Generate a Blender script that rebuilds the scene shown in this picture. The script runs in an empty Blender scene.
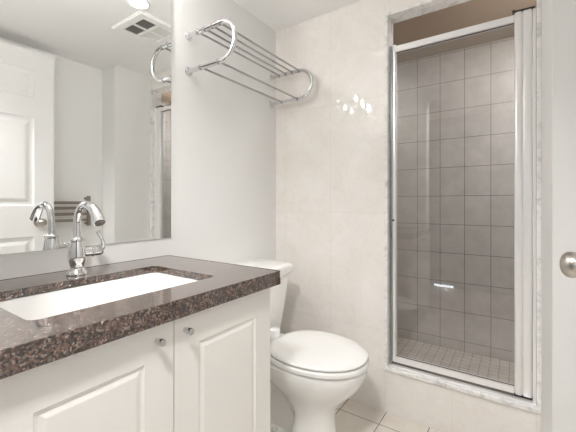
import bpy, bmesh, math
from mathutils import Vector, Matrix

# ------------------------------------------------------------------ camera, world, lights, exposure
S = bpy.context.scene
COL = S.collection
PI = math.pi
YB, XC, ZC, H = 1.691, 1.246, 1.062, 2.136          # tiled wall, camera x, camera height, ceiling
cam = bpy.data.cameras.new('camera')
cam.sensor_width = 36.0
cam.lens = 335.7 / 576 * 36
cam.shift_y = -12.74 / 576
cam.clip_start = 0.02
camo = bpy.data.objects.new('camera', cam)
camo.location = (XC, 0, ZC)
camo.rotation_euler = (PI / 2, 0, math.radians(34.32))
COL.objects.link(camo)
S.camera = camo

W = bpy.data.worlds.new('world')
S.world = W
W.use_nodes = True
W.node_tree.nodes['Background'].inputs[0].default_value = (0.92, 0.96, 1.0, 1)
W.node_tree.nodes['Background'].inputs[1].default_value = 0.55     # daylight at the ends of the hallway
VANITY_W, SHOWER_FILL_W, HALL_FILL_W = 1.8, 5.6, 19.0     # strength of the mirror bulbs and of the added shower and hallway fill lamps
S.view_settings.view_transform = 'Standard'
S.view_settings.look = 'None'
S.view_settings.gamma = 1
S.view_settings.use_curve_mapping = False
S.view_settings.exposure = 0.72
S.cycles.max_bounces = 14
S.cycles.diffuse_bounces = 8
S.cycles.glossy_bounces = 8
S.cycles.transmission_bounces = 8
S.cycles.transparent_max_bounces = 16
S.cycles.caustics_reflective = True
S.cycles.blur_glossy = 0.2
S.cycles.sample_clamp_indirect = 15.0
S.cycles.use_denoising = True


# ------------------------------------------------------------------ materials
def lin(r, g, b):
    f = lambda c: (c / 255 / 12.92) if c / 255 <= 0.04045 else ((c / 255 + 0.055) / 1.055) ** 2.4
    return (f(r), f(g), f(b), 1)


class NT:
    def __init__(self, name):
        self.m = bpy.data.materials.new(name)
        self.m.use_nodes = True
        self.t = self.m.node_tree
        self.n = self.t.nodes
        self.p = self.n['Principled BSDF']
        self.out = self.n['Material Output']
        self._pos = None

    def new(self, kind, **kw):
        x = self.n.new(kind)
        for k, v in kw.items():
            setattr(x, k, v)
        return x

    def link(self, a, b):
        self.t.links.new(a, b)

    def set(self, sock, v):
        if hasattr(v, 'is_linked') or hasattr(v, 'links'):
            self.link(v, sock)
        else:
            sock.default_value = v

    def math(self, op, a, b=0.0, c=0.0):
        x = self.new('ShaderNodeMath', operation=op)
        self.set(x.inputs[0], a)
        self.set(x.inputs[1], b)
        self.set(x.inputs[2], c)
        return x.outputs[0]

    def pos(self):
        if self._pos is None:
            g = self.new('ShaderNodeNewGeometry')
            s = self.new('ShaderNodeSeparateXYZ')
            self.link(g.outputs['Position'], s.inputs[0])
            self._pos = (s.outputs[0], s.outputs[1], s.outputs[2], g.outputs['Position'])
        return self._pos

    def mix(self, fac, a, b):
        x = self.new('ShaderNodeMix', data_type='RGBA')
        self.set(x.inputs[0], fac)
        self.set(x.inputs[6], a)
        self.set(x.inputs[7], b)
        return x.outputs[2]

    def ramp(self, v, stops):
        x = self.new('ShaderNodeValToRGB')
        e = x.color_ramp.elements
        e[0].position, e[0].color = stops[0]
        e[1].position, e[1].color = stops[-1]
        for p, c in stops[1:-1]:
            k = e.new(p)
            k.color = c
        self.link(v, x.inputs[0])
        return x.outputs[0]

    def noise(self, scale, detail=4, rough=0.5, dist=0.0):
        x = self.new('ShaderNodeTexNoise')
        x.inputs['Scale'].default_value = scale
        x.inputs['Detail'].default_value = detail
        x.inputs['Roughness'].default_value = rough
        x.inputs['Distortion'].default_value = dist
        self.link(self.pos()[3], x.inputs['Vector'])
        return x.outputs[0]

    def line(self, axis, off, step, half):
        """1 on the joint lines across an axis, 0 on the tile"""
        v = self.pos()[axis]
        d = self.math('PINGPONG', self.math('SUBTRACT', v, off), step / 2)
        return self.math('SUBTRACT', 1.0, self.math('SMOOTHSTEP', d, half * .6, half * 1.4)) if False else self.math('LESS_THAN', d, half)

    def bump(self, h, strength=0.2, dist=0.002):
        x = self.new('ShaderNodeBump')
        x.inputs['Strength'].default_value = strength
        x.inputs['Distance'].default_value = dist
        self.link(h, x.inputs['Height'])
        self.link(x.outputs[0], self.p.inputs['Normal'])

    def base(self, col, rough=0.5, metal=0.0, spec=0.5):
        self.set(self.p.inputs['Base Color'], col)
        self.set(self.p.inputs['Roughness'], rough)
        self.set(self.p.inputs['Metallic'], metal)
        self.set(self.p.inputs['Specular IOR Level'], spec)
        return self


M = {}


def simple(key, col, rough=0.5, metal=0.0, spec=0.5):
    M[key] = NT(key).base(col, rough, metal, spec).m


simple('chrome', (0.72, 0.72, 0.73, 1), 0.05, 1.0)
simple('rod_chrome', (0.45, 0.45, 0.46, 1), 0.08, 1.0)
simple('nickel', (0.56, 0.52, 0.47, 1), 0.28, 1.0)
simple('dark_nickel', (0.33, 0.29, 0.25, 1), 0.3, 1.0)
simple('alu', (0.86, 0.85, 0.845, 1), 0.30, 0.4)
simple('porcelain', (0.86, 0.855, 0.84, 1), 0.07)
simple('plastic_white', (0.85, 0.845, 0.83, 1), 0.22)
simple('thermofoil', (0.80, 0.785, 0.75, 1), 0.38)
simple('door_paint', (0.83, 0.825, 0.815, 1), 0.35)
simple('black_plastic', (0.02, 0.018, 0.018, 1), 0.4)
simple('dark_gap', (0.05, 0.045, 0.04, 1), 0.6)
simple('vent_paint', (0.88, 0.875, 0.865, 1), 0.45)
simple('grille_grey', (0.24, 0.235, 0.23, 1), 0.5)
simple('vent_lens', (0.74, 0.735, 0.725, 1), 0.35)
simple('gasket', (0.12, 0.10, 0.09, 1), 0.5)
simple('mirror', (0.92, 0.93, 0.925, 1), 0.0, 1.0)

k = NT('wall_paint')
k.base((0.80, 0.798, 0.785, 1), 0.55, spec=0.3)
k.bump(k.noise(260, 2), 0.06, 0.001)
M['wall_paint'] = k.m
k = NT('ceiling_paint')
k.base((0.87, 0.868, 0.862, 1), 0.7, spec=0.2)
k.bump(k.noise(180, 2), 0.05, 0.001)
M['ceiling_paint'] = k.m
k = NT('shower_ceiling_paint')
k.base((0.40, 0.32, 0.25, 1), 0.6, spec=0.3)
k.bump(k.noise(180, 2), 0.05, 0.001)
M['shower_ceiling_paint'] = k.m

# polished cream marble tiles on the wall around the shower
k = NT('cream_marble_tile')
vein = k.ramp(k.noise(3.2, 7, 0.62, 1.2), [(0.34, (0.79, 0.755, 0.715, 1)), (0.5, (0.815, 0.785, 0.75, 1)), (0.66, (0.84, 0.815, 0.785, 1))])
fine = k.ramp(k.noise(14, 6, 0.6, 2.0), [(0.42, (0.97, 0.965, 0.955, 1)), (0.5, (1, 1, 1, 1)), (0.60, (0.98, 0.978, 0.972, 1))])
mx = k.new('ShaderNodeMix', data_type='RGBA', blend_type='MULTIPLY')
mx.inputs[0].default_value = 1.0
k.link(vein, mx.inputs[6]); k.link(fine, mx.inputs[7])
joint = k.math('MAXIMUM', k.line(0, 0.69, 0.31, 0.0011), k.line(2, 0.412, 0.60, 0.0011))
k.base(k.mix(joint, mx.outputs[2], (0.72, 0.685, 0.645, 1)), 0.02)
M['cream_tile'] = k.m

# grey-veined white marble lining of the shower opening
k = NT('grey_veined_marble')
v = k.ramp(k.noise(16, 8, 0.68, 1.6), [(0.30, (0.52, 0.51, 0.50, 1)), (0.42, (0.70, 0.69, 0.675, 1)), (0.56, (0.84, 0.83, 0.815, 1)), (0.7, (0.77, 0.76, 0.75, 1))])
k.base(v, 0.16)
M['marble'] = k.m

# taupe shower wall tiles, 15 x 20 cm, dark thin joints
k = NT('taupe_shower_tile')
c = k.ramp(k.noise(9, 5, 0.6), [(0.35, (0.485, 0.455, 0.425, 1)), (0.65, (0.575, 0.545, 0.515, 1))])
j = k.math('MAXIMUM', k.math('MAXIMUM', k.line(0, 0.6436, 0.1535, 0.0016), k.line(1, 2.49, 0.1535, 0.0016)), k.line(2, 0.1205, 0.1985, 0.0016))
k.base(k.mix(j, c, (0.17, 0.145, 0.125, 1)), k.mix(j, (0.38, 0.38, 0.38, 1), (0.8, 0.8, 0.8, 1)))
M['shower_tile'] = k.m
k = NT('shower_mosaic')
c = k.ramp(k.noise(12, 4, 0.6), [(0.35, (0.50, 0.455, 0.41, 1)), (0.65, (0.61, 0.56, 0.51, 1))])
j = k.math('MAXIMUM', k.line(0, 0.6436, 0.0512, 0.0016), k.line(1, 2.56, 0.0512, 0.0016))
k.base(k.mix(j, c, (0.20, 0.17, 0.15, 1)), 0.3)
M['mosaic'] = k.m

# cream floor tiles, 20 cm, dark joints
k = NT('cream_floor_tile')
c = k.ramp(k.noise(7, 6, 0.62, 0.6), [(0.35, (0.72, 0.67, 0.60, 1)), (0.65, (0.80, 0.755, 0.69, 1))])
j = k.math('MAXIMUM', k.line(0, 0.697, 0.206, 0.0018), k.line(1, 1.579, 0.206, 0.0018))
k.base(k.mix(j, c, (0.10, 0.08, 0.065, 1)), k.mix(j, (0.2, 0.2, 0.2, 1), (0.8, 0.8, 0.8, 1)))
M['floor_tile'] = k.m
k = NT('hall_laminate')
c = k.ramp(k.noise(6, 5, 0.6), [(0.35, (0.45, 0.38, 0.31, 1)), (0.65, (0.56, 0.48, 0.40, 1))])
k.base(c, 0.35)
M['hall_floor'] = k.m
simple('hall_paint', (0.13, 0.13, 0.14, 1), 0.6)

# polished brown granite
k = NT('brown_granite')
vo = k.new('ShaderNodeTexVoronoi', feature='F1')
vo.inputs['Scale'].default_value = 300
vo.inputs['Randomness'].default_value = 1.0
k.link(k.pos()[3], vo.inputs['Vector'])
sp = k.new('ShaderNodeSeparateColor')
k.link(vo.outputs['Color'], sp.inputs[0])
cells = k.ramp(sp.outputs[0], [(0.0, (0.018, 0.014, 0.013, 1)), (0.30, (0.035, 0.024, 0.021, 1)), (0.46, (0.115, 0.066, 0.048, 1)),
                               (0.72, (0.185, 0.115, 0.088, 1)), (0.86, (0.24, 0.185, 0.16, 1)), (1.0, (0.34, 0.285, 0.255, 1))])
big = k.ramp(k.noise(55, 3, 0.6), [(0.38, (0.42, 0.37, 0.345, 1)), (0.62, (0.9, 0.84, 0.81, 1))])
mx = k.new('ShaderNodeMix', data_type='RGBA', blend_type='MULTIPLY')
mx.inputs[0].default_value = 1.0
k.link(cells, mx.inputs[6]); k.link(big, mx.inputs[7])
k.base(mx.outputs[2], 0.10, spec=0.8)
k.p.inputs['Coat Weight'].default_value = 0.6
k.p.inputs['Coat Roughness'].default_value = 0.04
k.p.inputs['Coat IOR'].default_value = 1.6
M['granite'] = k.m


def glass(name, tint, gain, rough=0.0):
    """a clear pane: passes light straight through, mirrors a little by Fresnel on its outer faces"""
    k = NT(name)
    k.n.remove(k.p)
    tr = k.new('ShaderNodeBsdfTransparent')
    tr.inputs[0].default_value = tint
    gl = k.new('ShaderNodeBsdfGlossy')
    gl.inputs['Roughness'].default_value = rough
    fr = k.new('ShaderNodeFresnel')
    fr.inputs[0].default_value = 1.5
    ge = k.new('ShaderNodeNewGeometry')
    f = k.math('MULTIPLY', k.math('MULTIPLY', fr.outputs[0], gain), k.math('SUBTRACT', 1.0, ge.outputs['Backfacing']))
    f = k.math('MINIMUM', f, 1.0)
    mx = k.new('ShaderNodeMixShader')
    k.link(f, mx.inputs[0])
    k.link(tr.outputs[0], mx.inputs[1])
    k.link(gl.outputs[0], mx.inputs[2])
    k.link(mx.outputs[0], k.out.inputs[0])
    M[name] = k.m


glass('shower_glass', (0.93, 0.935, 0.935, 1), 2.5)
glass('shade_glass', (0.97, 0.97, 0.97, 1), 1.4)


def emit(name, col, s):
    k = NT(name)
    k.p.inputs['Base Color'].default_value = (0.9, 0.9, 0.9, 1)
    k.p.inputs['Emission Color'].default_value = col
    k.p.inputs['Emission Strength'].default_value = s
    M[name] = k.m


emit('bulb_glow', (1.0, 0.975, 0.94, 1), 95 * VANITY_W)      # the bulbs themselves light the room
emit('door_gap_glow', (0.82, 0.89, 1.0, 1), 6)
emit('diffuser_glow', (1.0, 0.98, 0.95, 1), 3.5)


# ------------------------------------------------------------------ mesh helpers
def obj(name, bm, mat, parent=None, smooth=False, loc=None):
    bmesh.ops.recalc_face_normals(bm, faces=bm.faces)
    me = bpy.data.meshes.new(name)
    bm.to_mesh(me)
    bm.free()
    me.materials.append(M[mat])
    if smooth:
        me.set_sharp_from_angle(angle=math.radians(38))
        for p in me.polygons:
            p.use_smooth = True
    o = bpy.data.objects.new(name, me)
    COL.objects.link(o)
    if parent is not None:
        o.parent = parent
        if loc is None:
            o.location = -Vector(parent.location)
    if loc is not None:
        o.location = loc
    return o


def thing(name, label, cat, loc=(0, 0, 0), group=None):
    o = bpy.data.objects.new(name, None)
    COL.objects.link(o)
    o.empty_display_size = 0.05
    o.location = loc
    return tag(o, label, cat, group)


def tag(o, label, cat, group=None):
    o['label'] = label
    o['category'] = cat
    if group:
        o['group'] = group
    return o


def struct(name, bm, mat, parent=None, smooth=False):
    o = obj(name, bm, mat, parent, smooth)
    if parent is None:
        o['kind'] = 'structure'
    return o


def B():
    return bmesh.new()


def box(bm, a, b, bev=0.0, seg=2):
    t = bmesh.new()
    x0, y0, z0 = a
    x1, y1, z1 = b
    vs = [t.verts.new(p) for p in ((x0, y0, z0), (x1, y0, z0), (x1, y1, z0), (x0, y1, z0), (x0, y0, z1), (x1, y0, z1), (x1, y1, z1), (x0, y1, z1))]
    for f in ((0, 3, 2, 1), (4, 5, 6, 7), (0, 1, 5, 4), (1, 2, 6, 5), (2, 3, 7, 6), (3, 0, 4, 7)):
        t.faces.new([vs[i] for i in f])
    if bev:
        bmesh.ops.bevel(t, geom=list(t.edges), offset=bev, segments=seg, affect='EDGES', profile=0.5)
    merge(bm, t)
    return bm


def merge(bm, t):
    me = bpy.data.meshes.new('tmp')
    t.to_mesh(me)
    t.free()
    bm.from_mesh(me)
    bpy.data.meshes.remove(me)


def loft(bm, rings, cap0=True, cap1=True, closed=True):
    vr = [[bm.verts.new(p) for p in r] for r in rings]
    n = len(vr[0])
    for a, b in zip(vr[:-1], vr[1:]):
        for i in range(n if closed else n - 1):
            j = (i + 1) % n
            bm.faces.new((a[i], a[j], b[j], b[i]))
    if cap0:
        bm.faces.new(list(reversed(vr[0])))
    if cap1:
        bm.faces.new(vr[-1])
    return vr


def lathe(bm, prof, axis=(0, 0, 1), org=(0, 0, 0), n=28):
    """prof: (radius, height along the axis)"""
    ax = Vector(axis).normalized()
    u = ax.orthogonal().normalized()
    w = ax.cross(u)
    o = Vector(org)
    rings = [[o + ax * h + (u * math.cos(2 * PI * i / n) + w * math.sin(2 * PI * i / n)) * max(r, 1e-5) for i in range(n)] for r, h in prof]
    loft(bm, rings)
    return bm


def smooth_path(pts, sub=8):
    P = [Vector(p) for p in pts]
    out = []
    for i in range(len(P) - 1):
        p0, p1, p2, p3 = P[max(i - 1, 0)], P[i], P[i + 1], P[min(i + 2, len(P) - 1)]
        for s in range(sub):
            t = s / sub
            out.append(0.5 * ((2 * p1) + (p2 - p0) * t + (2 * p0 - 5 * p1 + 4 * p2 - p3) * t * t + (3 * p1 - p0 - 3 * p2 + p3) * t ** 3))
    out.append(P[-1])
    return out


def tube(bm, pts, r, n=14):
    P = [Vector(p) for p in pts]
    R = r if isinstance(r, (list, tuple)) else [r] * len(P)
    rings = []
    t = (P[1] - P[0]).normalized()
    u = t.orthogonal().normalized()
    for i, p in enumerate(P):
        if i == 0:
            t2 = (P[1] - P[0]).normalized()
        elif i == len(P) - 1:
            t2 = (P[-1] - P[-2]).normalized()
        else:
            t2 = ((P[i + 1] - p).normalized() + (p - P[i - 1]).normalized()).normalized()
        u = (u - t2 * u.dot(t2)).normalized()
        w = t2.cross(u)
        rings.append([p + (u * math.cos(2 * PI * q / n) + w * math.sin(2 * PI * q / n)) * R[i] for q in range(n)])
    loft(bm, rings)
    return bm


def rrect(cx, cy, hx, hy, r, z, n=6):
    """rounded rectangle ring in the xy plane"""
    out = []
    for sx, sy, a0 in ((1, 1, 0), (-1, 1, PI / 2), (-1, -1, PI), (1, -1, 1.5 * PI)):
        for i in range(n + 1):
            a = a0 + PI / 2 * i / n
            out.append(Vector((cx + sx * (hx - r) + r * math.cos(a), cy + sy * (hy - r) + r * math.sin(a), z)))
    return out


def panel_slab(bm, w, h, t, panels, depth, groove, slope, both=True, cove=True):
    """a raised-panel door leaf: local u along the width, v up, n out (front at 0, back at -t). Returns a list of front verts in local coords.
    panels: (u0, v0, u1, v1). Local axes: x = n, y = u, z = v."""
    us = sorted({0.0, w, *[p[0] for p in panels], *[p[2] for p in panels]})
    vs = sorted({0.0, h, *[p[1] for p in panels], *[p[3] for p in panels]})
    for side in ((0, 1), (-t, -1)) if both else ((0, 1),):
        n0, sg = side

        def V(u, v, d=0.0):
            return bm.verts.new((n0 - sg * d, u, v))

        def quad(u0, v0, u1, v1):
            f = [V(u0, v0), V(u1, v0), V(u1, v1), V(u0, v1)]
            bm.faces.new(f)
        for a, b in zip(us[:-1], us[1:]):
            for c, d in zip(vs[:-1], vs[1:]):
                mu, mv = (a + b) / 2, (c + d) / 2
                if any(p[0] < mu < p[2] and p[1] < mv < p[3] for p in panels):
                    continue
                quad(a, c, b, d)
        for p in panels:
            ins = [(0, 0), (slope * .5, depth * .85), (slope, depth), (slope + groove, depth), (slope + groove + slope * 1.6, depth * .12), (slope + groove + slope * 2, depth * .05)]
            rings = [[V(p[0] + i, p[1] + i, d), V(p[2] - i, p[1] + i, d), V(p[2] - i, p[3] - i, d), V(p[0] + i, p[3] - i, d)] for i, d in ins]
            for r0, r1 in zip(rings[:-1], rings[1:]):
                for q in range(4):
                    bm.faces.new((r0[q], r0[(q + 1) % 4], r1[(q + 1) % 4], r1[q]))
            bm.faces.new(rings[-1])
    if not both:
        bm.faces.new([bm.verts.new((-t, u, v)) for u, v in ((0, 0), (0, h), (w, h), (w, 0))])
    for (u0, v0, u1, v1) in ((0, 0, w, 0), (w, 0, w, h), (w, h, 0, h), (0, h, 0, 0)):
        bm.faces.new([bm.verts.new(q) for q in ((0, u0, v0), (-t, u0, v0), (-t, u1, v1), (0, u1, v1))])
    bmesh.ops.remove_doubles(bm, verts=bm.verts, dist=1e-5)
    return bm


# ------------------------------------------------------------------ the room
XR, YJ, XREC = 1.341, 1.39, 1.527       # short wall beside the shower, its corner, the long right wall
YF = 0.13                               # inner face of the doorway wall
DX0, DX1, DZ = 0.54, 1.385, 2.02        # doorway opening
SX0, SX1, SZ0, SZ1 = 0.689, 1.326, 0.2152, 2.027   # outline of the marble-lined shower opening
SYB, SXL, SXR, SFZ = 2.56, 0.40, 1.80, 0.054      # shower back, sides, floor

struct('floor', box(B(), (-0.1, YF - 0.1, -0.08), (XREC + 0.1, YB + 0.02, 0)), 'floor_tile')
struct('ceiling', box(B(), (-0.1, YF - 0.12, H), (XREC + 0.1, YB + 0.09, H + 0.08)), 'ceiling_paint')
struct('wall_left', box(B(), (-0.1, YF - 0.12, 0), (0, YB + 0.09, H)), 'wall_paint')
# the right wall with its step towards the shower
bm = B()
prof = [(XREC + 0.1, YF - 0.12), (XREC, YF - 0.12), (XREC, YJ), (XR, YJ), (XR - 0.014, YB), (XREC + 0.1, YB)]
loft(bm, [[Vector((x, y, 0)) for x, y in prof], [Vector((x, y, H)) for x, y in prof]])
struct('wall_right', bm, 'wall_paint')
# tiled wall with the shower opening
WT = 0.085
bm = B()
box(bm, (0, YB, 0), (SX0 + 0.001, YB + WT, H))
box(bm, (SX0, YB, SZ1 - 0.001), (SX1, YB + WT, H))
box(bm, (SX0, YB, 0), (SX1, YB + WT, SZ0 + 0.001))
box(bm, (SX1 - 0.001, YB, 0), (XREC + 0.1, YB + WT, H))
struct('wall_back', bm, 'cream_tile')
# marble lining: jambs, head and sill
t = 0.015
bm = B()
y0, y1 = YB - 0.004, YB + WT + 0.006
box(bm, (SX0, y0, SZ0), (SX0 + t, y1, SZ1), 0.001, 1)
box(bm, (SX1 - t, y0, SZ0), (SX1, y1, SZ1), 0.001, 1)
box(bm, (SX0 + t, y0, SZ1 - t), (SX1 - t, y1, SZ1), 0.001, 1)
box(bm, (SX0 - 0.006, y0 - 0.008, SZ0), (SX1, y1, SZ0 + 0.020), 0.002, 1)
struct('trim_1', bm, 'marble')
# shower stall
struct('wall_shower', box(B(), (SXL - 0.08, SYB, 0), (SXR + 0.08, SYB + 0.08, H)), 'shower_tile')
struct('wall_shower_left', box(B(), (SXL - 0.08, YB + WT, 0), (SXL, SYB, H)), 'shower_tile')
struct('wall_shower_right', box(B(), (SXR, YB + WT, 0), (SXR + 0.08, SYB, H)), 'shower_tile')
struct('floor_shower', box(B(), (SXL, YB + WT, -0.05), (SXR, SYB, SFZ)), 'mosaic')
struct('ceiling_shower', box(B(), (SXL - 0.08, YB + WT, H - 0.02), (SXR + 0.08, SYB + 0.08, H + 0.06)), 'shower_ceiling_paint')
# doorway wall behind the camera
bm = B()
box(bm, (-0.1, YF - 0.12, 0), (DX0, YF, H))
box(bm, (DX1, YF - 0.12, 0), (XREC + 0.1, YF, H))
box(bm, (DX0, YF - 0.12, DZ), (DX1, YF, H))
struct('wall_front', bm, 'wall_paint')
bm = B()
cw, ct = 0.058, 0.014
for ya, yb in ((YF, YF + ct), (YF - 0.12 - ct, YF - 0.12)):
    box(bm, (DX0 - cw, ya, 0), (DX0, yb, DZ + cw), 0.003, 1)
    box(bm, (DX1, ya, 0), (DX1 + cw, yb, DZ + cw), 0.003, 1)
    box(bm, (DX0, ya, DZ), (DX1, yb, DZ + cw), 0.003, 1)
struct('trim_2', bm, 'door_paint')
# hallway
struct('floor_hall', box(B(), (-2.2, -1.15, -0.08), (3.6, YF - 0.1, 0)), 'hall_floor')
struct('ceiling_hall', box(B(), (-2.2, -1.25, H), (3.6, YF - 0.12, H + 0.08)), 'ceiling_paint')
struct('wall_hall', box(B(), (-2.2, -1.25, 0), (3.6, -1.15, H)), 'hall_paint')
bm = B()
box(bm, (-2.2, YF - 0.12, 0), (-0.1, YF - 0.04, H))
box(bm, (XREC + 0.1, YF - 0.12, 0), (3.6, YF - 0.04, H))
struct('wall_hall_side', bm, 'hall_paint')

# ------------------------------------------------------------------ bathroom door, open along the right wall
DXF, DY0, DW, DT = 1.39, 0.168, 0.828, 0.035
bm = B()
u0, u1 = 0.112, DW - 0.122
um = (u0 + u1) / 2
cols = ((u0, um - 0.045), (um + 0.045, u1))
pans = []
for a, b in cols:
    pans += [(a, 0.23, b, 0.835), (a, 1.035, b, 1.615), (a, 1.745, b, 1.925)]
panel_slab(bm, DW, 2.055, DT, pans, 0.010, 0.012, 0.014)
bmesh.ops.transform(bm, matrix=Matrix.Rotation(PI, 4, 'Z'), verts=bm.verts)       # front now looks to -x, u runs to -y
door = struct('door_1', bm, 'door_paint')
door.location = (DXF, DY0 + DW, 0.01)
kx, ky, kz = DXF, DY0 + DW - 0.086, 0.934
bm = B()
lathe(bm, [(0.0, 0), (0.031, 0), (0.032, 0.004), (0.028, 0.009), (0.014, 0.012), (0.011, 0.02), (0.0115, 0.028), (0.018, 0.033),
           (0.0255, 0.041), (0.0275, 0.050), (0.0255, 0.059), (0.018, 0.066), (0.008, 0.0695), (0.0, 0.070)], (-1, 0, 0), (kx, ky, kz), 32)
kn = obj('door_knob', bm, 'nickel', door, True)
for z in (0.25, 1.05, 1.85):
    bm = B()
    lathe(bm, [(0, 0), (0.007, 0), (0.007, 0.09), (0, 0.09)], (0, 0, 1), (DXF - 0.008, DY0 - 0.006, z), 12)
    box(bm, (DXF - 0.004, DY0 - 0.004, z), (DXF + 0.03, DY0 + 0.0005, z + 0.09))
    obj('hinge', bm, 'nickel', door, True)

# ------------------------------------------------------------------ shower door
sd = thing('shower_door', 'framed glass shower door with bright aluminium rails in the marble-lined opening', 'shower door', (1.0, 1.73, SZ0 + 0.02))
ya, yb = YB + 0.030, YB + 0.062
zs = SZ0 + 0.020
L0, L1, R1 = SX0 + t, SX0 + t + 0.013, SX1 - t
bm = B()                                                     # left wall channel, its dark reflections put into a darker metal
box(bm, (L0, ya - 0.006, zs), (L1, yb + 0.004, 1.868), 0.002, 1)
obj('wall_channel', bm, 'rod_chrome', sd)
bm = B()
box(bm, (R1 - 0.012, ya - 0.004, zs), (R1, yb + 0.004, 1.868), 0.002, 1)
obj('wall_channel', bm, 'alu', sd)
bm = B()                                                     # stepped track on the sill
box(bm, (L0, ya - 0.020, zs), (R1, yb + 0.008, zs + 0.005), 0.001, 1)
obj('threshold_track', bm, 'alu', sd)
zb0, zb1, zt0, zt1 = 0.252, 0.280, 1.833, 1.864
X0, X1 = L1 + 0.001, 1.236                                    # left stile start, right stile start
bm = B()
box(bm, (X0, ya, zb0), (X0 + 0.016, yb, 1.872), 0.003, 2)
obj('strike_stile', bm, 'alu', sd)
bm = B()                                                     # wide fluted stile on the pivot side
box(bm, (X1, ya - 0.004, zb0 - 0.003), (X1 + 0.030, yb, 1.874), 0.010, 4)
box(bm, (X1 + 0.0295, ya + 0.001, zb0 - 0.003), (X1 + 0.0615, yb, 1.874), 0.006, 3)
obj('pivot_stile', bm, 'alu', sd, True)
obj('top_rail', box(B(), (X0 + 0.016, ya, zt0), (X1, yb, zt1), 0.003, 2), 'alu', sd)
obj('bottom_rail', box(B(), (X0 + 0.016, ya, zb0), (X1, yb, zb1), 0.003, 2), 'alu', sd)
bm = B()
ym = (ya + yb) / 2
box(bm, (X0 + 0.016, ym - 0.006, zb1), (X1, ym - 0.0035, zb1 + 0.004))
box(bm, (X0 + 0.016, ym - 0.006, zt0 - 0.005), (X1, ym - 0.0035, zt0))
obj('gasket', bm, 'gasket', sd)
obj('glass_pane', box(B(), (X0 + 0.0155, ym - 0.003, zb1 - 0.001), (X1 + 0.0005, ym + 0.003, zt0 + 0.001)), 'shower_glass', sd)
for z0, z1 in ((1.8745, 1.881), (zs + 0.0065, zb0 - 0.003)):
    bm = B()
    box(bm, (X1 - 0.002, ya + 0.002, z0), (R1 - 0.004, yb - 0.002, z1), 0.002, 1)
    box(bm, (X1 - 0.008, ya - 0.003, z0 + 0.0005), (X1 + 0.003, yb - 0.006, z0 + 0.008), 0.001, 1) if z0 > 1 else None
    obj('pivot_cap', bm, 'black_plastic', sd)
obj('bottom_seal', box(B(), (X0, ya + 0.003, zs + 0.0055), (X1 - 0.003, yb - 0.003, zb0)), 'gasket', sd)
bm = B()
lathe(bm, [(0, 0), (0.006, 0), (0.006, 0.004), (0.003, 0.006), (0, 0.006)], (0, -1, 0), (L1 + 0.006, ya, 0.975), 14)
obj('bumper', bm, 'gasket', sd, True)

# ------------------------------------------------------------------ vanity
CY0, CY1, CZ, CT, CD = 0.147, 0.908, 0.837, 0.0435, 0.596
van = thing('vanity_cabinet', 'white two-door vanity cabinet under the brown granite countertop', 'cabinet', (0.3, 0.5, 0))
FX, VY0, VY1 = 0.575, 0.150, 0.880
bm = B()
zt = CZ - 0.0235
box(bm, (0.002, VY1 - 0.018, 0.0), (FX - 0.019, VY1, zt))
box(bm, (0.002, VY0, 0.0), (FX - 0.019, VY0 + 0.018, zt))
box(bm, (0.002, VY0 + 0.018, 0.10), (FX - 0.02, VY1 - 0.018, 0.118))
box(bm, (0.002, VY0 + 0.018, 0.118), (0.012, VY1 - 0.018, zt))
box(bm, (FX - 0.07, VY0 + 0.018, 0.0), (FX - 0.055, VY1 - 0.018, 0.10))
box(bm, (FX - 0.038, VY0 + 0.018, zt - 0.06), (FX - 0.02, VY1 - 0.018, zt))
obj('cabinet_body', bm, 'thermofoil', van)
YM = 0.504
for (a, b, kyy) in ((YM + 0.0015, VY1 - 0.001, 0.536), (VY0, YM - 0.0015, 0.457)):
    bm = B()
    w, h = b - a, 0.674
    zt_ = CZ - CT
    panel_slab(bm, w, h, 0.018, [(0.074, 0.08, w - 0.074, h - 0.078)], 0.0032, 0.003, 0.006, both=False)
    bmesh.ops.translate(bm, vec=(FX, a, zt_ - 0.006 - h), verts=bm.verts)
    edge = [e for e in bm.edges if len(e.link_faces) == 2 and e.calc_face_angle(0) > 1.2]
    bmesh.ops.bevel(bm, geom=edge, offset=0.0025, segments=2, affect='EDGES')
    d = obj('door', bm, 'thermofoil', van)
    bm = B()
    lathe(bm, [(0, 0), (0.0062, 0), (0.0062, 0.011), (0.0085, 0.0115), (0.0085, 0.024), (0.0078, 0.0252), (0, 0.0252)], (1, 0, 0), (FX, kyy, 0.753), 24)
    kb = obj('knob', bm, 'chrome', d, True)
    kb.location = (0, 0, 0)
    d.location = -Vector(van.location)

# countertop slab with the cut-out for the sink
bm = B()
SX, SY, SHX, SHY = (0.167 + 0.480) / 2, 0.490, (0.480 - 0.167) / 2, 0.240
outer = rrect(CD / 2, (CY0 + CY1) / 2, CD / 2, (CY1 - CY0) / 2, 0.004, CZ, 2)
inner = rrect(SX, SY, SHX, SHY, 0.022, CZ, 6)
SLAB = 0.0225                                                  # slab; front and end edges are built up to CT
for z in (CZ, CZ - SLAB):
    ed = []
    for ring in (outer, inner):
        vv = [bm.verts.new((p.x, p.y, z)) for p in ring]
        ed += [bm.edges.new((vv[i], vv[(i + 1) % len(vv)])) for i in range(len(vv))]
    bmesh.ops.triangle_fill(bm, use_beauty=True, use_dissolve=False, edges=ed)
for ring in (outer, inner):
    va = [bm.verts.new((p.x, p.y, CZ)) for p in ring]
    vb = [bm.verts.new((p.x, p.y, CZ - SLAB)) for p in ring]
    for i in range(len(ring)):
        j = (i + 1) % len(ring)
        bm.faces.new((va[i], va[j], vb[j], vb[i]))
bmesh.ops.remove_doubles(bm, verts=bm.verts, dist=1e-5)
rim = [e for e in bm.edges if len(e.link_faces) == 2 and e.calc_face_angle(0) > 1.2 and abs(e.verts[0].co.z - CZ) < 1e-6 and abs(e.verts[1].co.z - CZ) < 1e-6]
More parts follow.
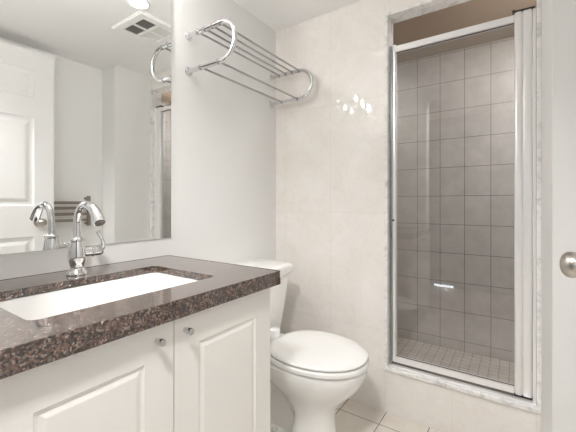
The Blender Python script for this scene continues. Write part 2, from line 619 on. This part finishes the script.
bmesh.ops.bevel(bm, geom=rim, offset=0.001, segments=2, affect='EDGES')
box(bm, (CD - 0.018, CY0, CZ - CT), (CD, CY1, CZ - SLAB))
box(bm, (0.002, CY1 - 0.022, CZ - CT), (CD - 0.018, CY1, CZ - SLAB))
tag(obj('countertop', bm, 'granite'), 'polished speckled brown granite countertop with a rectangular cut-out', 'countertop')

# undermount basin
sk = thing('sink', 'white rectangular undermount sink set in the granite countertop', 'sink', (SX, SY, 0.66))
bm = B()
zr = zt - 0.0005
rings = [rrect(SX, SY, SHX + 0.03, SHY + 0.03, 0.04, zr), rrect(SX, SY, SHX - 0.003, SHY - 0.003, 0.022, zr),
         rrect(SX, SY, SHX - 0.006, SHY - 0.006, 0.024, zr - 0.004), rrect(SX, SY, SHX - 0.012, SHY - 0.012, 0.03, zr - 0.08),
         rrect(SX, SY, SHX - 0.022, SHY - 0.022, 0.04, zr - 0.112), rrect(SX, SY, SHX - 0.045, SHY - 0.045, 0.04, zr - 0.125),
         rrect(SX, SY, 0.028, 0.028, 0.0279, zr - 0.130)]
outr = [rrect(SX, SY, 0.028, 0.028, 0.0279, zr - 0.145), rrect(SX, SY, SHX - 0.02, SHY - 0.02, 0.05, zr - 0.14),
        rrect(SX, SY, SHX + 0.004, SHY + 0.004, 0.03, zr - 0.10), rrect(SX, SY, SHX + 0.008, SHY + 0.008, 0.03, zr - 0.012),
        rrect(SX, SY, SHX + 0.03, SHY + 0.03, 0.04, zr - 0.012), rrect(SX, SY, SHX + 0.03, SHY + 0.03, 0.04, zr)]
loft(bm, rings + outr, False, False)
bmesh.ops.remove_doubles(bm, verts=bm.verts, dist=1e-6)
obj('basin', bm, 'porcelain', sk, True)
bm = B()
lathe(bm, [(0, 0), (0.030, 0), (0.031, 0.003), (0.024, 0.004), (0.020, 0.001), (0.017, 0.003), (0.0, 0.005)], (0, 0, 1), (SX, SY, zr - 0.1302), 28)
obj('drain', bm, 'chrome', sk, True)

# faucet
FXX, FY = 0.100, 0.499
fa = thing('faucet', 'chrome gooseneck faucet with a side lever, standing behind the sink', 'faucet', (FXX, FY, CZ))
bm = B()
lathe(bm, [(0, 0), (0.029, 0), (0.030, 0.003), (0.028, 0.009), (0.0215, 0.016), (0.0195, 0.024), (0.0215, 0.036), (0.0245, 0.046), (0.0255, 0.056),
           (0.0245, 0.068), (0.0225, 0.080), (0.0205, 0.094), (0.0185, 0.104), (0.0215, 0.107), (0.0215, 0.112), (0.0155, 0.115), (0.0125, 0.121), (0, 0.122)], (0, 0, 1), (FXX, FY, CZ), 32)
obj('body', bm, 'chrome', fa, True)
bm = B()
pa = smooth_path([(FXX, FY, CZ + 0.115), (FXX, FY, CZ + 0.145), (FXX + 0.002, FY, CZ + 0.172), (FXX + 0.018, FY, CZ + 0.204), (FXX + 0.052, FY, CZ + 0.220),
                  (FXX + 0.092, FY, CZ + 0.213), (FXX + 0.122, FY, CZ + 0.192), (FXX + 0.142, FY, CZ + 0.168)], 7)
rr = [0.0108 + 0.0062 * max(0, (i / (len(pa) - 1) - .45) / .55) for i in range(len(pa))]
tube(bm, pa, rr, 20)
sp_ = obj('spout', bm, 'chrome', fa, True)
bm = B()
e1, e0 = pa[-1], pa[-2]
dd = (e1 - e0).normalized()
lathe(bm, [(0, -0.001), (0.0140, -0.001), (0.0140, 0.002), (0, 0.002)], dd, e1, 20)
obj('aerator', bm, 'gasket', sp_, True, loc=(0, 0, 0))
bm = B()
lathe(bm, [(0, 0.010), (0.0145, 0.010), (0.0145, 0.040), (0.0165, 0.042), (0.0165, 0.046), (0.0150, 0.048), (0.0155, 0.066), (0.0115, 0.074), (0, 0.076)],
      (0.12, 1, 0.02), (FXX, FY, CZ + 0.068), 24)
ha = obj('handle_hub', bm, 'chrome', fa, True)
bm = B()
hp = smooth_path([(FXX + 0.008, FY + 0.062, CZ + 0.066), (FXX + 0.010, FY + 0.076, CZ + 0.082), (FXX + 0.004, FY + 0.076, CZ + 0.104), (FXX - 0.006, FY + 0.070, CZ + 0.122), (FXX - 0.010, FY + 0.068, CZ + 0.132)], 6)
tube(bm, hp, [0.0085 - 0.0040 * min(1, i / 14) + 0.0022 * max(0, (i - 15) / (len(hp) - 16)) for i in range(len(hp))], 14)
obj('lever', bm, 'chrome', ha, True, loc=(0, 0, 0))

# mirror
bm = B()
box(bm, (0.0005, YF + 0.02, 0.912), (0.006, 0.918, 2.00), 0.0012, 1)
tag(obj('mirror', bm, 'mirror'), 'large frameless wall mirror above the granite countertop', 'mirror')

# ------------------------------------------------------------------ toilet
TY = 1.30
to = thing('toilet', 'white two-piece toilet between the vanity and the tiled wall', 'toilet', (0.35, TY, 0))


def egg(xb, xf, hw, z, n=48, eb=2.7, ef=2.1, cf=0.44):
    xc = xb + (xf - xb) * cf
    out = []
    for i in range(n):
        a = 2 * PI * i / n
        c, s = math.cos(a), math.sin(a)
        e = ef if c >= 0 else eb
        ax = (xf - xc) if c >= 0 else (xc - xb)
        out.append(Vector((xc + ax * math.copysign(abs(c) ** (2 / e), c), TY + hw * math.copysign(abs(s) ** (2 / e), s), z)))
    return out


bm = B()
secs = [(0.0, .385, .613, .098), (0.03, .40, .603, .090), (0.10, .415, .595, .082), (0.15, .415, .597, .083), (0.19, .395, .612, .094), (0.225, .36, .640, .113),
        (0.26, .325, .676, .138), (0.295, .285, .706, .161), (0.33, .255, .726, .177), (0.355, .24, .737, .183), (0.373, .235, .737, .183), (0.380, .24, .731, .177)]
loft(bm, [egg(xb, xf, hw, z) for z, xb, xf, hw in secs])
# rear deck under the tank
loft(bm, [rrect(0.17, TY, hx, hy, 0.05, z) for z, hx, hy in ((0.20, .10, .075), (0.26, .13, .10), (0.31, .145, .125), (0.36, .15, .14), (0.378, .148, .138))])
# trapway and foot
tube(bm, smooth_path([(0.46, TY, 0.12), (0.40, TY, 0.20), (0.31, TY, 0.225), (0.23, TY, 0.18), (0.20, TY, 0.10), (0.20, TY, 0.0)], 6), 0.060, 20)
loft(bm, [rrect(.30, TY, .16, hy, 0.03, z) for z, hy in ((0.03, .050), (0.12, .046), (0.21, .044))])
loft(bm, [rrect(cx, TY, hx, hy, 0.05, z) for z, cx, hx, hy in ((0.0, .315, .225, .118), (0.020, .315, .223, .116), (0.030, .31, .212, .106), (0.038, .30, .18, .075))])
obj('bowl', bm, 'porcelain', to, True)
bm = B()
tk = []
for z, xb, xf, hy in ((0.378, .035, .205, .14), (0.40, .030, .218, .150), (0.55, .022, .235, .172), (0.70, .015, .250, .188)):
    r = rrect((xb + xf) / 2, TY, (xf - xb) / 2, hy, 0.035, z)
    tk.append([Vector((p.x + (0.018 * (1 - ((p.y - TY) / hy) ** 2) if p.x > (xb + xf) / 2 else 0), p.y, p.z)) for p in r])
loft(bm, tk)
obj('tank', bm, 'porcelain', to, True)
bm = B()
tk = []
for z, g in ((0.700, -0.004), (0.704, 0.0), (0.728, 0.002), (0.738, -0.002), (0.744, -0.010), (0.747, -0.024)):
    xb, xf, hy = 0.004 - min(g, 0), 0.266 + g, 0.202 + g
    r = rrect((xb + xf) / 2, TY, (xf - xb) / 2, hy, 0.03, z)
    tk.append([Vector((p.x + (0.020 * (1 - ((p.y - TY) / hy) ** 2) if p.x > (xb + xf) / 2 else 0), p.y, p.z)) for p in r])
loft(bm, tk)
obj('tank_lid', bm, 'porcelain', to, True)
bm = B()
eb_ = 2.25
loft(bm, [egg(.325, .715, .160, .3850, eb=eb_), egg(.301, .739, .183, .3855, eb=eb_), egg(.297, .744, .188, .389, eb=eb_), egg(.297, .744, .188, .401, eb=eb_), egg(.302, .738, .182, .4065, eb=eb_), egg(.33, .71, .156, .4070, eb=eb_)])
obj('seat', bm, 'plastic_white', to, True)
bm = B()
loft(bm, [egg(.332, .708, .154, .4112, eb=eb_), egg(.303, .737, .182, .4117, eb=eb_), egg(.300, .740, .185, .4145, eb=eb_), egg(.300, .740, .185, .419, eb=eb_), egg(.306, .734, .180, .4245, eb=eb_), egg(.33, .71, .158, .4275, eb=eb_), egg(.40, .64, .10, .429, eb=eb_)])
for bx, by in ((.40, -.10), (.40, .10), (.62, -.09), (.62, .09)):      # rubber feet between lid and seat
    lathe(bm, [(0, 0), (0.006, 0), (0.006, 0.005), (0, 0.005)], (0, 0, 1), (bx, TY + by, .4068), 10)
obj('lid', bm, 'plastic_white', to, True)
for y in (TY - 0.075, TY + 0.006):
    bm = B()
    box(bm, (.254, y - 0.022, .379), (.298, y + 0.022, .458), 0.010, 4)
    obj('hinge', bm, 'plastic_white', to, True)
bm = B()
lathe(bm, [(0, 0), (0.015, 0), (0.015, 0.008), (0.012, 0.015), (0.006, 0.019), (0, 0.020)], (0, 0, 1), (0.338, TY - 0.078, 0.030), 20)
obj('bolt_cap', bm, 'plastic_white', to, True)

# ------------------------------------------------------------------ towel shelf high on the left wall
ts = thing('towel_shelf', 'chrome train-rack towel shelf with hooped ends, high on the left wall', 'towel rack', (0, 1.33, 1.75))
ZU, ZL, RX = 1.829, 1.666, 0.208
RH = (ZU - ZL) / 2
for y in (1.015, 1.64):
    bm = B()
    pth = [(0.004, y, ZU), (0.10, y, ZU)] + [(RX + RH * math.sin(a), y, (ZU + ZL) / 2 + RH * math.cos(a)) for a in [PI * i / 20 for i in range(21)]] + [(0.10, y, ZL), (0.004, y, ZL)]
    tube(bm, pth, 0.0105, 16)
    hp_ = obj('end_hoop', bm, 'chrome', ts, True)
    for z in (ZU, ZL):
        bm = B()
        lathe(bm, [(0, 0.0005), (0.021, 0.0005), (0.022, 0.003), (0.019, 0.007), (0.012, 0.009), (0.011, 0.018), (0, 0.018)], (1, 0, 0), (0, y, z), 22)
        obj('wall_flange', bm, 'chrome', hp_, True, loc=(0, 0, 0))
for x, z in ((0.066, ZU), (0.112, ZU), (0.158, ZU), (0.204, ZU), (0.085, ZL), (0.195, ZL)):
    bm = B()
    tube(bm, [(x, 1.003, z), (x, 1.652, z)], 0.0052, 12)
    for y in (1.0045, 1.6505):
        lathe(bm, [(0.0125 * math.sin(PI * q / 8), -0.0125 * math.cos(PI * q / 8)) for q in range(9)], (0, 1, 0), (x, 1.015 if y < 1.3 else 1.64, z), 14)
    obj('rod', bm, 'rod_chrome', ts, True)

# ------------------------------------------------------------------ towel warmer bars on the right wall behind the door, seen in the mirror
tr = thing('towel_bar', 'satin nickel four-bar towel rack behind the open door, seen in the mirror', 'towel rack', (XREC, 1.0, 1.0))
bz = (1.066, 1.026, 0.982, 0.936)
for y in (0.70, 1.262):
    bm = B()
    box(bm, (XREC - 0.062, y - 0.011, 0.892), (XREC - 0.040, y + 0.011, 1.118), 0.002, 1)
    pb = obj('end_post', bm, 'dark_nickel', tr)
    for z in (1.10, 0.91):
        bm = B()
        lathe(bm, [(0, 0), (0.011, 0), (0.011, 0.006), (0.007, 0.008), (0.007, 0.040), (0, 0.040)], (-1, 0, 0), (XREC - 0.0005, y, z), 16)
        obj('standoff', bm, 'dark_nickel', pb, True, loc=(0, 0, 0))
for z in bz:
    bm = B()
    tube(bm, [(XREC - 0.051, 0.695, z), (XREC - 0.051, 1.268, z)], 0.0105, 16)
    obj('bar', bm, 'dark_nickel', tr, True)

# ------------------------------------------------------------------ ceiling: exhaust vent and downlight
ve = thing('exhaust_vent', 'square white ceiling exhaust vent with two dark grilles, seen in the mirror', 'vent', (0.645, 1.225, H))
VX0, VX1, VYA, VYB = 0.490, 0.800, 1.080, 1.372
bm = B()
mx_, my_ = (VX0 + VX1) / 2, (VYA + VYB) / 2 - 0.006
zf, zg = H - 0.014, H - 0.0005
xs = [VX0, VX0 + 0.052, mx_ - 0.008, mx_ + 0.008, VX1 - 0.052, VX1]
ys = [VYA, VYA + 0.046, my_ - 0.008, my_ + 0.008, VYB - 0.040, VYB]
for i in range(5):
    for j in range(5):
        if i in (1, 3) and j in (1, 3):
            continue
        bm.faces.new([bm.verts.new(q) for q in ((xs[i], ys[j], zf), (xs[i + 1], ys[j], zf), (xs[i + 1], ys[j + 1], zf), (xs[i], ys[j + 1], zf))])
bmesh.ops.remove_doubles(bm, verts=bm.verts, dist=1e-6)
ex = bmesh.ops.extrude_face_region(bm, geom=list(bm.faces))
bmesh.ops.translate(bm, vec=(0, 0, zg - zf), verts=[v for v in ex['geom'] if isinstance(v, bmesh.types.BMVert)])
bmesh.ops.bevel(bm, geom=[e for e in bm.edges if abs(e.verts[0].co.z - zf) < 1e-6 and abs(e.verts[1].co.z - zf) < 1e-6 and
                          (all(abs(v.co.x - VX0) < 1e-6 for v in e.verts) or all(abs(v.co.x - VX1) < 1e-6 for v in e.verts) or
                           all(abs(v.co.y - VYA) < 1e-6 for v in e.verts) or all(abs(v.co.y - VYB) < 1e-6 for v in e.verts))], offset=0.006, segments=2, affect='EDGES')
obj('frame', bm, 'vent_paint', ve)
for i in (1, 3):
    bm = B()
    a, b, c, d = xs[i] + .0005, xs[i + 1] - .0005, ys[1] + .0005, ys[2] - .0005
    box(bm, (a, c, H - 0.003), (b, d, H - 0.001))
    n = 9
    for q in range(n):
        yy = c + (d - c) * (q + .5) / n
        box(bm, (a, yy - 0.0022, H - 0.011), (b, yy + 0.0008, H - 0.003))
    obj('grille', bm, 'grille_grey', ve)
    bm = B()
    box(bm, (xs[i] + .0005, ys[3] + .0005, H - 0.009), (xs[i + 1] - .0005, ys[4] - .0005, H - 0.002), 0.002, 1)
    obj('cover_panel', bm, 'vent_lens', ve)

dl = thing('downlight', 'round ceiling downlight glowing white beside the vent, seen in the mirror', 'ceiling light', (0.44, 1.033, H))
bm = B()
lathe(bm, [(0.046, 0.0), (0.058, 0.0), (0.058, -0.004), (0.053, -0.007), (0.047, -0.006), (0.046, -0.0)], (0, 0, 1), (0.44, 1.033, H - 0.0005), 32)
obj('trim_ring', bm, 'vent_paint', dl, True)
bm = B()
lathe(bm, [(0, -0.001), (0.046, -0.001), (0.047, -0.004), (0.036, -0.010), (0.018, -0.0135), (0, -0.0145)], (0, 0, 1), (0.44, 1.033, H), 32)
obj('diffuser', bm, 'diffuser_glow', dl, True)

# vanity light above the mirror
VY, VZ = 0.50, 2.035
vl = thing('vanity_light', 'three-bulb chrome vanity light with clear shades above the mirror, reflected in the tiles', 'wall light', (0, VY, VZ))
bm = B()
box(bm, (0.0005, VY - 0.19, VZ - 0.028), (0.022, VY + 0.19, VZ + 0.028), 0.006, 2)
obj('backplate', bm, 'chrome', vl, True)
for dy in (-0.15, 0.0, 0.15):
    y = VY + dy
    bm = B()
    tube(bm, smooth_path([(0.02, y, VZ), (0.055, y, VZ + 0.006), (0.083, y, VZ - 0.004), (0.090, y, VZ - 0.03)], 5), 0.006, 12)
    lathe(bm, [(0, 0), (0.020, 0), (0.022, -0.02), (0.016, -0.024), (0, -0.024)], (0, 0, 1), (0.090, y, VZ - 0.026), 20)
    ar = obj('arm', bm, 'chrome', vl, True)
    bm = B()
    lathe(bm, [(0.023, 0), (0.036, -0.02), (0.047, -0.06), (0.052, -0.105), (0.050, -0.105), (0.045, -0.06), (0.034, -0.02), (0.021, 0)], (0, 0, 1), (0.090, y, VZ - 0.048), 28)
    obj('shade', bm, 'shade_glass', ar, True, loc=(0, 0, 0))
    bm = B()
    lathe(bm, [(0, 0), (0.012, 0), (0.011, -0.014), (0.013, -0.028), (0.0155, -0.040), (0.0145, -0.050), (0.008, -0.057), (0, -0.058)], (0, 0, 1), (0.090, y, VZ - 0.050), 20)
    obj('bulb', bm, 'bulb_glow', ar, True, loc=(0, 0, 0))

# unseen lamp added to brighten the shower, in the stall ceiling just behind the head of the opening
sl = thing('downlight', 'added round fill lamp in the shower ceiling, unseen behind the marble head', 'ceiling light', (1.42, 1.845, H - 0.02))  # added fill lamp, not a real downlight
bm = B()
lathe(bm, [(0.046, 0.0), (0.058, 0.0), (0.058, -0.004), (0.053, -0.007), (0.047, -0.006), (0.046, 0.0)], (0, 0, 1), (1.42, 1.845, H - 0.0205), 32)
obj('trim_ring', bm, 'vent_paint', sl, True)
bm = B()
lathe(bm, [(0, -0.001), (0.046, -0.001), (0.046, -0.003), (0, -0.004)], (0, 0, 1), (1.42, 1.845, H - 0.02), 32)
obj('diffuser', bm, 'diffuser_glow', sl, True)
la = bpy.data.lights.new('shower_fill', 'AREA')
la.shape = 'DISK'
la.size = 0.09
la.energy = SHOWER_FILL_W
la.color = (1.0, 0.99, 0.985)
lo = bpy.data.objects.new('shower_fill', la)
lo.location = (0, 0, -0.010)
lo.parent = sl
COL.objects.link(lo)

# glowing bar added to stand in for daylight under a hallway door
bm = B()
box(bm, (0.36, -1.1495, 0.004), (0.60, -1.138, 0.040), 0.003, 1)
fl = thing('under_door_glow', 'added bluish glowing bar standing in for daylight under a hallway door', 'light', (0.48, -1.14, 0.0))
obj('glow_backing', bm, 'vent_paint', fl)
obj('lens', box(B(), (0.37, -1.138, 0.008), (0.59, -1.134, 0.032), 0.001, 1), 'door_gap_glow', fl)  # glowing face of the added bar

# unseen fill lamp added on the hallway ceiling just outside the doorway
hl = thing('hall_fill_light', 'added round fill lamp on the hallway ceiling outside the bathroom door', 'ceiling light', (1.0, -0.19, H))
bm = B()
lathe(bm, [(0, -0.0005), (0.112, -0.0005), (0.112, -0.004), (0.100, -0.006), (0, -0.006)], (0, 0, 1), (1.0, -0.19, H), 36)
obj('base', bm, 'vent_paint', hl, True)
bm = B()
lathe(bm, [(0, -0.0062), (0.098, -0.0062), (0.090, -0.008), (0, -0.009)], (0, 0, 1), (1.0, -0.19, H), 36)
obj('diffuser', bm, 'diffuser_glow', hl, True)
la = bpy.data.lights.new('hall_fill', 'AREA')
la.shape = 'DISK'
la.size = 0.19
la.energy = HALL_FILL_W
la.color = (1.0, 0.99, 0.985)
lo = bpy.data.objects.new('hall_fill', la)
lo.location = (0, 0, -0.012)
lo.parent = hl
COL.objects.link(lo)
